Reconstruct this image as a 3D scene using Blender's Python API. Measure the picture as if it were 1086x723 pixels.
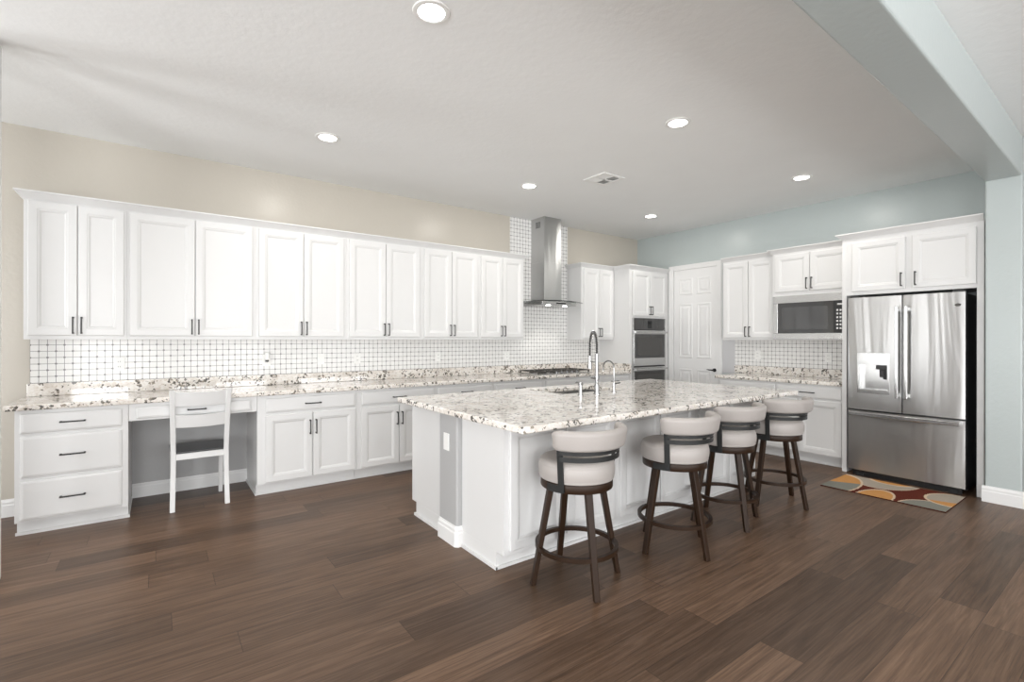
import bpy, bmesh, math, random
from mathutils import Vector, Matrix
random.seed(7)
PI = math.pi
for o in list(bpy.data.objects): bpy.data.objects.remove(o)
scn = bpy.context.scene
COL = scn.collection

# ------------------------------------------------------------------ camera
F, HY, YAW, CAMZ, ROLL = 514.83, 359.93, 0.9391, 1.3655, 0.0012
cam_d = bpy.data.cameras.new('camera'); cam = bpy.data.objects.new('camera', cam_d); COL.objects.link(cam)
cam_d.sensor_width = 36; cam_d.lens = F*36/1086
cam_d.shift_y = -(361.5-HY)/1086
cam_d.clip_start = .02
cam.matrix_world = Matrix.Translation((0, 0, CAMZ)) @ Matrix.Rotation(YAW-PI/2, 4, 'Z') @ Matrix.Rotation(PI/2, 4, 'X') @ Matrix.Rotation(ROLL, 4, 'Z')
scn.camera = cam
vs = scn.view_settings
vs.view_transform = 'Standard'; vs.look = 'None'; vs.gamma = 1; vs.use_curve_mapping = False
vs.exposure = 0.18
# ------------------------------------------------------------------ world and daylight
w = bpy.data.worlds.new('sky'); scn.world = w; w.use_nodes = True
w.node_tree.nodes['Background'].inputs[0].default_value = (.80, .88, 1, 1)
w.node_tree.nodes['Background'].inputs[1].default_value = 1.0
CAN_W = 7
def area(name, loc, rot, sx, sy, watts, col=(1, 1, 1)):
    l = bpy.data.lights.new(name, 'AREA'); l.shape = 'RECTANGLE'; l.size = sx; l.size_y = sy; l.energy = watts; l.color = col
    o = bpy.data.objects.new(name, l); o.location = loc; o.rotation_euler = rot; COL.objects.link(o)
    return o
# area lamps added outside the unseen window openings, standing in for daylight
for xx, wt in ((-1.6, 270), (1.4, 165), (4.4, 110)):
    area('window_fill', (xx, -5.15, 1.35), (PI/2+.6, 0, 0), 2.4, 2.4, wt, (1, 1, 1))      # faces +y, tilted up to brighten the ceiling
for yy, wt in ((-2.6, 160), (.3, 210), (4.0, 150)):
    area('window_fill', (-3.95, yy, 1.35), (PI/2+.45, 0, -PI/2), 2.2, 2.4, wt, (1, 1, 1))  # faces +x, tilted up likewise

# ------------------------------------------------------------------ materials
def new_mat(name, color=(.8, .8, .8), rough=.5, metal=0.0, spec=.5, coat=0.0):
    m = bpy.data.materials.new(name); m.use_nodes = True
    b = m.node_tree.nodes['Principled BSDF']
    b.inputs['Base Color'].default_value = (*color, 1); b.inputs['Roughness'].default_value = rough
    b.inputs['Metallic'].default_value = metal; b.inputs['Specular IOR Level'].default_value = spec
    b.inputs['Coat Weight'].default_value = coat; b.inputs['Coat Roughness'].default_value = .08
    return m
class NT:
    def __init__(s, m): s.t = m.node_tree; s.b = s.t.nodes['Principled BSDF']
    def n(s, ty, **k):
        x = s.t.nodes.new(ty)
        for a, v in k.items(): setattr(x, a, v)
        return x
    def l(s, a, b): s.t.links.new(a, b)
    def math(s, op, a, b=None, c=None):
        x = s.n('ShaderNodeMath', operation=op)
        for i, v in enumerate((a, b, c)):
            if v is None: continue
            if isinstance(v, (int, float)): x.inputs[i].default_value = v
            else: s.l(v, x.inputs[i])
        return x.outputs[0]
    def coord(s, scale=(1, 1, 1), rot=(0, 0, 0)):
        tc = s.n('ShaderNodeTexCoord'); mp = s.n('ShaderNodeMapping')
        mp.inputs['Scale'].default_value = scale; mp.inputs['Rotation'].default_value = rot
        s.l(tc.outputs['Object'], mp.inputs['Vector']); return mp.outputs[0]
    def noise(s, vec, scale, detail=3, rough=.5, dist=0):
        x = s.n('ShaderNodeTexNoise'); x.inputs['Scale'].default_value = scale; x.inputs['Detail'].default_value = detail
        x.inputs['Roughness'].default_value = rough; x.inputs['Distortion'].default_value = dist
        s.l(vec, x.inputs['Vector']); return x.outputs['Fac']
    def ramp(s, fac, stops):
        x = s.n('ShaderNodeValToRGB'); e = x.color_ramp.elements
        while len(e) < len(stops): e.new(.5)
        for i, (p, c) in enumerate(stops):
            e[i].position = p; e[i].color = (*c, 1) if len(c) == 3 else c
        s.l(fac, x.inputs[0]); return x.outputs[0]
    def mix(s, fac, a, b, blend='MIX'):
        x = s.n('ShaderNodeMix', data_type='RGBA', blend_type=blend)
        for i, v in ((0, fac), (6, a), (7, b)):
            if isinstance(v, (int, float)): x.inputs[i].default_value = v
            elif isinstance(v, tuple): x.inputs[i].default_value = (*v, 1)
            else: s.l(v, x.inputs[i])
        return x.outputs[2]
    def bump(s, h, strength=.2, dist=.01):
        x = s.n('ShaderNodeBump'); x.inputs['Strength'].default_value = strength; x.inputs['Distance'].default_value = dist
        s.l(h, x.inputs['Height']); s.l(x.outputs[0], s.b.inputs['Normal'])
def textured(name, color, rough, scale=60, strength=.1, var=.03, **k):
    """paint or cloth: a faint colour variation and a fine bump"""
    m = new_mat(name, color, rough, **k); t = NT(m); v = t.coord()
    f = t.noise(v, scale, 4)
    c = t.mix(t.noise(v, 3, 2), tuple(x*(1-var) for x in color), tuple(min(1, x*(1+var)) for x in color))
    t.l(c, t.b.inputs['Base Color']); t.bump(f, strength, .004); return m
M = {}
M['white'] = textured('white_cabinet_paint', (.715, .715, .71), .34, 40, .03, .01)
M['trim'] = textured('white_trim_paint', (.79, .79, .785), .38, 40, .03, .01)
M['ceiling'] = textured('knockdown_ceiling_paint', (.89, .90, .895), .85, 22, .55, .02)
M['beige'] = textured('beige_wall_paint', (.53, .495, .435), .3, 35, .35, .02)
M['sage'] = textured('blue_grey_wall_paint', (.475, .525, .52), .3, 35, .35, .02)
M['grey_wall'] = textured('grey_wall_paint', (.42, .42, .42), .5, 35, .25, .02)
M['pale_grey'] = textured('pale_grey_wall', (.55, .55, .56), .5, 35, .2, .02)
M['side_wall'] = textured('pale_wall_paint', (.62, .61, .58), .6, 35, .25, .02)
M['black_metal'] = textured('black_pull_metal', (.02, .019, .018), .42, 90, .04, .1)
M['steel'] = new_mat('brushed_stainless', (.50, .50, .495), .22, 1)
t = NT(M['steel']); v = t.coord((260, 260, 2)); f = t.noise(v, 1, 3)
t.l(t.math('MULTIPLY_ADD', f, .10, .26), t.b.inputs['Roughness'])
t.b.inputs['Anisotropic'].default_value = .8; t.b.inputs['Anisotropic Rotation'].default_value = .25
tg = t.n('ShaderNodeTangent', direction_type='RADIAL', axis='Z'); t.l(tg.outputs[0], t.b.inputs['Tangent'])
wv = t.noise(t.coord((2.6, 2.6, .35)), 1, 3, .5, .8)
x = t.n('ShaderNodeBump'); x.inputs['Strength'].default_value = .4; x.inputs['Distance'].default_value = .03; t.l(wv, x.inputs['Height'])
t.l(x.outputs[0], t.b.inputs['Normal'])
M['steel_plain'] = new_mat('satin_stainless', (.52, .52, .515), .24, 1)
t = NT(M['steel_plain']); t.l(t.math('MULTIPLY_ADD', t.noise(t.coord((3, 200, 200)), 1, 2), .12, .16), t.b.inputs['Roughness'])
M['chrome'] = new_mat('polished_chrome', (.30, .30, .30), .1, 1)
t = NT(M['chrome']); t.l(t.math('MULTIPLY_ADD', t.noise(t.coord(), 30, 2), .03, .02), t.b.inputs['Roughness'])
M['black_glass'] = new_mat('black_oven_glass', (.02, .02, .02), .05, 0, .9)
t = NT(M['black_glass']); t.l(t.math('MULTIPLY_ADD', t.noise(t.coord(), 3, 2), .04, .04), t.b.inputs['Roughness'])
M['black'] = textured('black_plastic', (.012, .012, .012), .35, 50, .05, .1)
M['bronze'] = textured('dark_bronze_wood_look_metal', (.026, .0125, .006), .42, 45, .05, .25, spec=.25)
M['gunmetal'] = textured('charcoal_flat_steel', (.022, .023, .023), .42, 45, .05, .15, spec=.3)
M['leather'] = textured('light_taupe_leather', (.41, .38, .36), .45, 120, .12, .03)
M['seat_dark'] = textured('charcoal_seat_wood', (.05, .05, .052), .3, 30, .08, .25)
M['iron'] = textured('cast_iron_grate', (.05, .046, .04), .5, 90, .2, .2)
M['plate'] = textured('white_outlet_plastic', (.85, .85, .83), .35, 40, .02, .01)
M['dark_slot'] = textured('dark_slot', (.06, .06, .06), .5, 40, .02, .05)
M['vent_dark'] = textured('shaded_duct_grey', (.09, .088, .085), .7, 40, .02, .05)
m = new_mat('clear_hood_glass', (.9, .95, .93), .03); M['glass'] = m
m.node_tree.nodes['Principled BSDF'].inputs['Transmission Weight'].default_value = 1
t = NT(m); t.l(t.math('MULTIPLY_ADD', t.noise(t.coord(), 2, 1), .02, .02), t.b.inputs['Roughness'])
m = new_mat('lamp_glow', (1, 1, 1), .5); M['glow'] = m; b = m.node_tree.nodes['Principled BSDF']
b.inputs['Emission Color'].default_value = (1, .97, .92, 1); b.inputs['Emission Strength'].default_value = 14
t = NT(m); t.l(t.math('MULTIPLY_ADD', t.noise(t.coord(), 8, 1), .1, .4), t.b.inputs['Roughness'])
# floor: planks laid along x
m = new_mat('brown_wood_planks', rough=.36, spec=.25); M['floor'] = m; t = NT(m)
tc = t.n('ShaderNodeTexCoord'); sp = t.n('ShaderNodeSeparateXYZ'); t.l(tc.outputs['Object'], sp.inputs[0])
W_, L_ = .185, 1.52
ry = t.math('DIVIDE', sp.outputs[1], W_); row = t.math('FLOOR', ry)
wn = t.n('ShaderNodeTexWhiteNoise', noise_dimensions='1D'); t.l(row, wn.inputs['W'])
rx = t.math('ADD', t.math('DIVIDE', sp.outputs[0], L_), wn.outputs['Value']); colm = t.math('FLOOR', rx)
cb = t.n('ShaderNodeCombineXYZ'); t.l(row, cb.inputs[0]); t.l(colm, cb.inputs[1])
wn2 = t.n('ShaderNodeTexWhiteNoise', noise_dimensions='3D'); t.l(cb.outputs[0], wn2.inputs['Vector'])
off = t.math('MULTIPLY', wn2.outputs['Value'], 37.0)
cv = t.n('ShaderNodeCombineXYZ'); t.l(t.math('ADD', t.math('MULTIPLY', sp.outputs[0], 1.1), off), cv.inputs[0])
t.l(t.math('MULTIPLY', sp.outputs[1], 17.0), cv.inputs[1]); t.l(off, cv.inputs[2])
g1 = t.noise(cv.outputs[0], 1.6, 6, .62, 1.1)
cv2 = t.n('ShaderNodeCombineXYZ'); t.l(t.math('ADD', t.math('MULTIPLY', sp.outputs[0], 3.0), off), cv2.inputs[0])
t.l(t.math('MULTIPLY', sp.outputs[1], 130.0), cv2.inputs[1])
g2 = t.noise(cv2.outputs[0], 1.0, 4, .6, .4)
grain = t.math('ADD', t.math('MULTIPLY', g1, .55), t.math('MULTIPLY', g2, .45))
base = t.ramp(grain, [(.28, (.046, .026, .016)), (.46, (.104, .063, .040)), (.60, (.158, .100, .067)), (.78, (.215, .142, .098))])
tone = t.math('MULTIPLY_ADD', wn2.outputs['Value'], .75, .62)
hsv = t.n('ShaderNodeHueSaturation'); hsv.inputs['Saturation'].default_value = 1.04; t.l(base, hsv.inputs['Color']); t.l(tone, hsv.inputs['Value'])
fy = t.math('FRACT', ry); fx = t.math('FRACT', rx)
ey = t.math('LESS_THAN', t.math('MINIMUM', fy, t.math('SUBTRACT', 1.0, fy)), .008)
ex = t.math('LESS_THAN', t.math('MINIMUM', fx, t.math('SUBTRACT', 1.0, fx)), .0012)
gap = t.math('MULTIPLY', t.math('MAXIMUM', ey, ex), .55)
t.l(t.mix(gap, hsv.outputs[0], (.02, .013, .009)), t.b.inputs['Base Color'])
t.l(t.math('MULTIPLY_ADD', g2, .22, .27), t.b.inputs['Roughness']); t.bump(grain, .18, .004)
# granite
m = new_mat('speckled_cream_granite', rough=.05, spec=.8); M['granite'] = m; t = NT(m); v = t.coord()
n1 = t.noise(v, 5, 5, .6, .8); n2 = t.noise(v, 42, 5, .65, .5); n3 = t.noise(v, 16, 4, .6, .3)
c0 = t.ramp(n2, [(.32, (.60, .53, .46)), (.43, (.77, .72, .66)), (.56, (.86, .83, .79))])
c1 = t.mix(t.ramp(n1, [(.50, (0, 0, 0)), (.72, (.5, .5, .5))]), c0, (.50, .43, .365))
vo = t.n('ShaderNodeTexVoronoi'); vo.inputs['Scale'].default_value = 62; t.l(v, vo.inputs['Vector'])
sepc = t.n('ShaderNodeSeparateColor'); t.l(vo.outputs['Color'], sepc.inputs[0])
clus = t.ramp(n3, [(.49, (0, 0, 0)), (.60, (1, 1, 1))])
thr = t.math('MULTIPLY_ADD', clus, .50, .03)
speck = t.math('LESS_THAN', sepc.outputs[0], thr)
c2 = t.mix(t.math('MULTIPLY', speck, .88), c1, t.ramp(sepc.outputs[1], [(.0, (.02, .018, .013)), (.55, (.06, .05, .035)), (.85, (.26, .22, .17))]))
t.l(c2, t.b.inputs['Base Color'])
# marble mosaic: 5 cm squares with a small dark dot at every other joint
def tile_mat(name, axis):
    m = new_mat(name, rough=.25); t = NT(m)
    tc = t.n('ShaderNodeTexCoord'); sp = t.n('ShaderNodeSeparateXYZ'); t.l(tc.outputs['Object'], sp.inputs[0])
    P_ = .05
    a = t.math('DIVIDE', sp.outputs[axis], P_); b = t.math('DIVIDE', t.math('SUBTRACT', sp.outputs[2], 1.018), P_)
    ra, rb = t.math('ROUND', a), t.math('ROUND', b)
    da, db = t.math('ABSOLUTE', t.math('SUBTRACT', a, ra)), t.math('ABSOLUTE', t.math('SUBTRACT', b, rb))
    line = t.math('MAXIMUM', t.math('LESS_THAN', da, .040), t.math('LESS_THAN', db, .040))
    par = t.math('ABSOLUTE', t.math('MODULO', t.math('ADD', ra, rb), 2.0))
    dot = t.math('MULTIPLY', t.math('MULTIPLY', t.math('LESS_THAN', da, .13), t.math('LESS_THAN', db, .13)), t.math('LESS_THAN', par, .5))
    cb = t.n('ShaderNodeCombineXYZ'); t.l(t.math('FLOOR', a), cb.inputs[0]); t.l(t.math('FLOOR', b), cb.inputs[1])
    wn = t.n('ShaderNodeTexWhiteNoise', noise_dimensions='3D'); t.l(cb.outputs[0], wn.inputs['Vector'])
    marble = t.mix(t.noise(t.coord(), 9, 4, .6, 1), (.80, .79, .77), (.88, .88, .87))
    marble = t.mix(t.math('MULTIPLY', wn.outputs['Value'], .10), marble, (.5, .5, .5))
    c = t.mix(line, marble, (.27, .265, .26)); c = t.mix(dot, c, (.23, .225, .225))
    t.l(c, t.b.inputs['Base Color']); t.bump(t.math('SUBTRACT', 1.0, line), .25, .002)
    return m
M['tile_x'] = tile_mat('marble_mosaic_long_wall', 0); M['tile_y'] = tile_mat('marble_mosaic_short_wall', 1)
# rug: woven colours stored per face
m = new_mat('woven_rug', rough=.95, spec=.1); M['rug'] = m; t = NT(m)
at = t.n('ShaderNodeAttribute', attribute_name='pattern'); v = t.coord()
t.l(t.mix(t.math('MULTIPLY', t.noise(v, 160, 3), .35), at.outputs['Color'], (.25, .2, .17), 'MULTIPLY'), t.b.inputs['Base Color']); t.bump(t.noise(v, 300, 2), .4, .003)

# ------------------------------------------------------------------ mesh helpers
def box(bm, x0, x1, y0, y1, z0, z1):
    vs_ = [bm.verts.new(p) for p in ((x0,y0,z0),(x1,y0,z0),(x1,y1,z0),(x0,y1,z0),(x0,y0,z1),(x1,y0,z1),(x1,y1,z1),(x0,y1,z1))]
    for f in ((0,3,2,1),(4,5,6,7),(0,1,5,4),(1,2,6,5),(2,3,7,6),(3,0,4,7)): bm.faces.new([vs_[i] for i in f])
    return vs_
def BM(*boxes):
    bm = bmesh.new()
    for b in boxes: box(bm, *b)
    return bm
def lathe(bm, prof, seg=32, loc=(0, 0, 0), a0=0, a1=2*PI, mat=None):
    """prof: list of (radius, z); closed round the axis"""
    full = abs(a1-a0-2*PI) < 1e-6; rings = []
    for r, z in prof:
        n = seg if full else seg+1
        ring = [Vector((r*math.cos(a0+(a1-a0)*i/seg), r*math.sin(a0+(a1-a0)*i/seg), z)) for i in range(n)]
        rings.append([bm.verts.new((mat @ p if mat else p)+Vector(loc)) for p in ring])
    for A, B in zip(rings, rings[1:]):
        for i in range(seg):
            j = (i+1) % seg if full else i+1
            bm.faces.new((A[i], A[j], B[j], B[i]))
    return rings
def cap(bm, ring, flip=False):
    bm.faces.new(ring[::-1] if flip else ring)
def cyl(bm, p0, p1, r0, r1=None, seg=14, caps=True):
    p0, p1 = Vector(p0), Vector(p1); r1 = r0 if r1 is None else r1
    q = (p1-p0).to_track_quat('Z', 'Y').to_matrix().to_4x4()
    R = lathe(bm, [(r0, 0), (r1, (p1-p0).length)], seg, p0, mat=q)
    if caps: cap(bm, R[0], True); cap(bm, R[1])
def tube(bm, pts, r, seg=10):
    """round tube through points"""
    pts = [Vector(p) for p in pts]; rings = []; up = None
    for i, p in enumerate(pts):
        d = (pts[min(i+1, len(pts)-1)]-pts[max(i-1, 0)]).normalized()
        if up is None: up = d.orthogonal().normalized()
        up = (up-d*up.dot(d)).normalized(); s = d.cross(up)
        rr = r[i] if isinstance(r, (list, tuple)) else r
        rings.append([bm.verts.new(p+(up*math.cos(2*PI*k/seg)+s*math.sin(2*PI*k/seg))*rr) for k in range(seg)])
    for A, B in zip(rings, rings[1:]):
        for k in range(seg): bm.faces.new((A[k], A[(k+1) % seg], B[(k+1) % seg], B[k]))
    cap(bm, rings[0], True); cap(bm, rings[-1])
def beam_between(bm, p0, p1, w0, d0, w1, d1, side):
    """tapering rectangular bar; 'side' is the width direction"""
    p0, p1 = Vector(p0), Vector(p1); ax = (p1-p0).normalized(); s = Vector(side); s = (s-ax*s.dot(ax)).normalized(); n = ax.cross(s)
    R = [[bm.verts.new(p+s*a*w/2+n*b*d/2) for a, b in ((-1,-1),(1,-1),(1,1),(-1,1))] for p, w, d in ((p0, w0, d0), (p1, w1, d1))]
    for k in range(4): bm.faces.new((R[0][k], R[0][(k+1) % 4], R[1][(k+1) % 4], R[1][k]))
    cap(bm, R[0], True); cap(bm, R[1])
def sweep(bm, frames, section):
    """frames: list of (origin, xdir, ydir); section: list of (a,b)"""
    rings = [[bm.verts.new(Vector(o)+Vector(xd)*a+Vector(yd)*b) for a, b in section] for o, xd, yd in frames]
    n = len(section)
    for A, B in zip(rings, rings[1:]):
        for k in range(n): bm.faces.new((A[k], A[(k+1) % n], B[(k+1) % n], B[k]))
    return rings
def rect_rings(bm, x0, x1, z0, z1, prof, face_y=0.0):
    """front panel facing -y built from nested rectangles: prof = [(inset, out)], out measured toward -y"""
    R = []
    for ins, out in prof:
        R.append([bm.verts.new(p) for p in ((x0+ins, face_y-out, z0+ins), (x1-ins, face_y-out, z0+ins), (x1-ins, face_y-out, z1-ins), (x0+ins, face_y-out, z1-ins))])
    for A, B in zip(R, R[1:]):
        for k in range(4): bm.faces.new((A[k], A[(k+1) % 4], B[(k+1) % 4], B[k]))
    bm.faces.new(R[-1]); bm.faces.new(R[0][::-1])
def obj(name, bm, mat, parent=None, bevel=0, smooth=False, segs=2, loc=None, subsurf=0):
    bmesh.ops.recalc_face_normals(bm, faces=bm.faces)
    me = bpy.data.meshes.new(name); bm.to_mesh(me); bm.free()
    me.materials.append(M[mat] if isinstance(mat, str) else mat)
    if smooth: me.polygons.foreach_set('use_smooth', [True]*len(me.polygons))
    o = bpy.data.objects.new(name, me); COL.objects.link(o)
    if parent: o.parent = parent
    if loc: o.location = loc
    if bevel:
        md = o.modifiers.new('bevel', 'BEVEL'); md.width = bevel; md.segments = segs; md.limit_method = 'ANGLE'; md.angle_limit = .6; md.harden_normals = False
    if subsurf:
        md = o.modifiers.new('sub', 'SUBSURF'); md.levels = subsurf; md.render_levels = subsurf
    if smooth == 'auto':
        for p in me.polygons: p.use_smooth = True
        me.set_sharp_from_angle(angle=.7)
    return o
def thing(name, label, cat, loc=(0, 0, 0), rotz=0, group=None):
    o = bpy.data.objects.new(name, None); COL.objects.link(o); o.empty_display_size = .1
    o.location = loc; o.rotation_euler = (0, 0, rotz); o['label'] = label; o['category'] = cat
    if group: o['group'] = group
    return o
def tag(o, label, cat, group=None):
    o['label'] = label; o['category'] = cat
    if group: o['group'] = group
    return o
def struct(name, bm, mat, label=None, bevel=0, **k):
    o = obj(name, bm, mat, bevel=bevel, **k); o['kind'] = 'structure'
    if label: o['label'] = label
    return o
def dup(root, loc, rotz, label):
    r = root.copy(); COL.objects.link(r); r.location = loc; r.rotation_euler = (0, 0, rotz); r['label'] = label
    for ch in root.children:
        c = ch.copy(); COL.objects.link(c); c.parent = r
        for g in ch.children:
            d = g.copy(); COL.objects.link(d); d.parent = c
    return r

# ------------------------------------------------------------------ room shell
DA, DB, CE = 5.294, 6.462, 3.023
struct('floor', BM((-3.3, 8.2, -4.6, 5.5, -.06, 0)), 'floor', 'brown wood plank floor')
struct('ceiling', BM((-3.3, 8.2, -4.6, 5.5, CE, CE+.1)), 'ceiling', 'pale textured ceiling')
struct('wall_back', BM((-3.3, DB+.12, DA, DA+.12, 0, CE)), 'beige', 'beige long kitchen wall')
struct('wall_right', BM((DB, DB+.12, .85, DA, 0, CE)), 'sage', 'blue grey short kitchen wall')
# unseen left and rear walls, with window openings put in to light the room
struct('wall_left', BM((-3.4, -3.3, -4.6, 5.5, 0, .35), (-3.4, -3.3, -4.6, 5.5, 2.55, CE), (-3.4, -3.3, -4.6, -3.55, .35, 2.55),
       (-3.4, -3.3, -1.65, -.65, .35, 2.55), (-3.4, -3.3, 1.25, 3.15, .35, 2.55), (-3.4, -3.3, 3.75, 4.2, .35, 2.55), (-3.4, -3.3, 4.8, 5.5, .35, 2.55)), 'side_wall', 'pale wall left of the camera')
rb = [(-3.4, 8.2, -4.6, -4.5, 0, .4), (-3.4, 8.2, -4.6, -4.5, 2.6, CE)]
for a, b in ((-3.4, -2.7), (-.5, .3), (2.5, 3.3), (5.5, 8.2)): rb.append((a, b, -4.6, -4.5, .4, 2.6))
struct('wall_rear', BM(*rb), 'side_wall', 'pale wall behind the camera')
struct('wall_side', BM((8.1, 8.2, -4.6, .9, 0, CE)), 'side_wall', 'far side wall of the adjoining room')
n = 1
for x0 in (-2.7, .3, 3.3):
    struct('window_%d' % n, BM((x0, x0+.06, -4.58, -4.5, .4, 2.6), (x0+2.14, x0+2.2, -4.58, -4.5, .4, 2.6), (x0, x0+2.2, -4.58, -4.5, .4, .46),
           (x0, x0+2.2, -4.58, -4.5, 2.54, 2.6), (x0+1.07, x0+1.13, -4.58, -4.5, .4, 2.6), (x0, x0+2.2, -4.57, -4.53, 1.9, 1.94)), 'trim'); n += 1
for y0 in (3.15, 4.20):  # narrow unseen pair, shaped so the fridge reflects two bright streaks
    struct('window_%d' % n, BM((-3.38, -3.3, y0, y0+.05, .35, 2.55), (-3.38, -3.3, y0+.55, y0+.60, .35, 2.55), (-3.38, -3.3, y0+.05, y0+.55, .35, .41),
           (-3.38, -3.3, y0+.05, y0+.55, 2.49, 2.55)), 'trim'); n += 1
for y0 in (-3.55, -.65):  # wider unseen windows, added to let in more side light
    struct('window_%d' % n, BM((-3.38, -3.3, y0, y0+.06, .35, 2.55), (-3.38, -3.3, y0+1.84, y0+1.9, .35, 2.55), (-3.38, -3.3, y0, y0+1.9, .35, .41),
           (-3.38, -3.3, y0, y0+1.9, 2.49, 2.55), (-3.38, -3.3, y0+.92, y0+.98, .35, 2.55)), 'trim'); n += 1
# partition end on the right and the dropped beam that runs from it
SK = .0147
bm = bmesh.new()
box(bm, 5.667, 8.1, .733, .954, 0, CE)
struct('wall_partition', bm, 'sage', 'blue grey end of the partition wall right of the fridge', bevel=.012, segs=3)
bm = bmesh.new()
vs8 = box(bm, -3.3, 5.667, .733, .954, 2.705, CE)
for v_ in vs8:
    if v_.co.x < 0: v_.co.y -= SK*(5.667+3.3)
struct('trim_1', bm, 'sage', 'blue grey dropped beam across the ceiling', bevel=.012, segs=3)
def baseboard(name, p0, p1, nrm, label=None, h=.135):
    p0, p1, nv = Vector((*p0, 0)), Vector((*p1, 0)), Vector((*nrm, 0))
    bm = bmesh.new(); sec = [(0, 0), (.015, 0), (.015, h*.66), (.011, h*.72), (.011, h*.84), (.005, h*.95), (.004, h), (0, h)]
    R = sweep(bm, [(p0, nv, (0, 0, 1)), (p1, nv, (0, 0, 1))], sec); cap(bm, R[0]); cap(bm, R[1], True)
    return struct(name, bm, 'trim', label)
baseboard('baseboard_left', (-3.3, DA), (-.79, DA), (0, -1), 'white baseboard left of the drawer base')
baseboard('baseboard_desk', (-.17, DA), (.72, DA), (0, -1), 'white baseboard under the desk')
baseboard('baseboard_partition', (5.667, .972), (5.667, .716), (-1, 0), 'white baseboard at the foot of the partition end')
baseboard('baseboard_room', (5.655, .733), (8.1, .733), (0, -1), 'white baseboard of the adjoining room')
# grey painted wall behind the knee space
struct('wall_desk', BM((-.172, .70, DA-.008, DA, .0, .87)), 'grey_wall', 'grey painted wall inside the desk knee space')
# white rounded wall end at the left edge of the photograph
struct('wall_end', BM((-1.05, -.706, 3.81, 3.93, .0, CE)), 'trim', 'white wall end at the left edge', bevel=.03, segs=4)
# tile
bm = BM((-.8, 4.87, DA-.008, DA, 1.016, 1.372), (3.835, 4.875, DA-.008, DA, 1.372, CE), (4.87, 5.54, DA-.008, DA, 1.016, 1.372))
struct('trim_2', bm, 'tile_x', 'white marble mosaic backsplash of the long wall, rising behind the range hood')
struct('trim_3', BM((DB-.008, DB, 2.05, 3.596, 1.016, 1.40)), 'tile_y', 'white marble mosaic backsplash of the short wall under the microwave')

struct('wall_strip', BM((DB-.004, DB, 3.597, 3.786, .90, 1.40)), 'pale_grey', 'pale grey strip of wall left of the short backsplash')  # thin pale grey panel laid over the blue grey wall

# ------------------------------------------------------------------ cabinets
DOOR = [(0, 0), (0, .016), (.004, .020), (.050, .020), (.056, .0165), (.062, .0165), (.073, .0085), (.078, .0085)]
SLAB = [(0, 0), (0, .012), (.004, .016), (.018, .0195), (.022, .0195)]
def pull(parent, x, z, length=.13, vertical=True, y=0.0):
    bm = bmesh.new(); h = length/2; o = .030
    if vertical:
        box(bm, x-.005, x+.005, y-o-.006, y-o, z-h, z+h)
        for s in (-1, 1): box(bm, x-.005, x+.005, y-o, y, z+s*(h-.006)-.006, z+s*(h-.006)+.006)
    else:
        box(bm, x-h, x+h, y-o-.006, y-o, z-.005, z+.005)
        for s in (-1, 1): box(bm, x+s*(h-.006)-.006, x+s*(h-.006)+.006, y-o, y, z-.005, z+.005)
    return obj('handle', bm, 'black_metal', parent, bevel=.0015)
def add_door(root, x0, x1, z0, z1, hx=None, hz=None, y=0.0, prof=DOOR, hlen=.13):
    bm = bmesh.new(); rect_rings(bm, x0, x1, z0, z1, prof, y)
    d = obj('door', bm, 'white', root, bevel=.0012)
    if hx is not None: pull(d, hx, hz, hlen, True, y-.0195)
    return d
def add_drawer(root, x0, x1, z0, z1, handle=True, y=0.0, hlen=.18, hx=None):
    bm = bmesh.new(); rect_rings(bm, x0, x1, z0, z1, SLAB, y)
    d = obj('drawer', bm, 'white', root, bevel=.0012)
    if handle: pull(d, (x0+x1)/2 if hx is None else hx, (z0+z1)/2, hlen, False, y-.0195)
    return d
def crown_path(pts, label, z0=2.398):
    """crown moulding along a path of outer face points; the moulding grows to the right hand side of the travel"""
    sec = [(-.002, 0), (.003, 0), (.008, .008), (.040, .044), (.048, .047), (.048, .058), (-.002, .058)]
    P_ = [Vector((*p, 0)) for p in pts]; fr = []
    for i, p in enumerate(P_):
        a = (p-P_[i-1]).normalized() if i else (P_[1]-p).normalized()
        b = (P_[i+1]-p).normalized() if i < len(P_)-1 else a
        na, nb = Vector((a.y, -a.x, 0)), Vector((b.y, -b.x, 0))
        mvec = (na+nb); mvec = mvec/(mvec.length_squared/2) if mvec.length > .01 else na
        fr.append((p+Vector((0, 0, z0)), mvec, (0, 0, 1)))
    bm = bmesh.new(); R = sweep(bm, fr, sec); cap(bm, R[0]); cap(bm, R[-1], True)
    return tag(obj('crown_molding', bm, 'white'), label, 'molding')
UP = 'white upper cabinets on the long wall'
YF = DA-.305     # box front of wall A uppers
upper = [(-.79, -.195, (-.766, -.493), (-.486, -.212), 'narrow white two-door upper cabinet at the far left end of the row'),
         (-.195, .732, (-.177, .264), (.272, .705), 'widest white two-door upper cabinet, second from the left'),
         (.732, 1.558, (.758, 1.143), (1.152, 1.53), 'white two-door upper cabinet above the plug-in device, third from the left'),
         (1.558, 2.397, (1.587, 1.972), (1.984, 2.366), 'white two-door upper cabinet, fourth from the left, above two outlets'),
         (2.397, 3.151, (2.425, 2.770), (2.780, 3.125), 'white two-door upper cabinet, fifth from the left, second from the range hood'),
         (3.151, 3.835, (3.177, 3.490), (3.500, 3.814), 'white two-door upper cabinet immediately left of the range hood'),
         (4.870, 5.538, (4.91, 5.222), (5.236, 5.525), 'white two-door upper cabinet between the range hood and the oven tower')]
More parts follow.
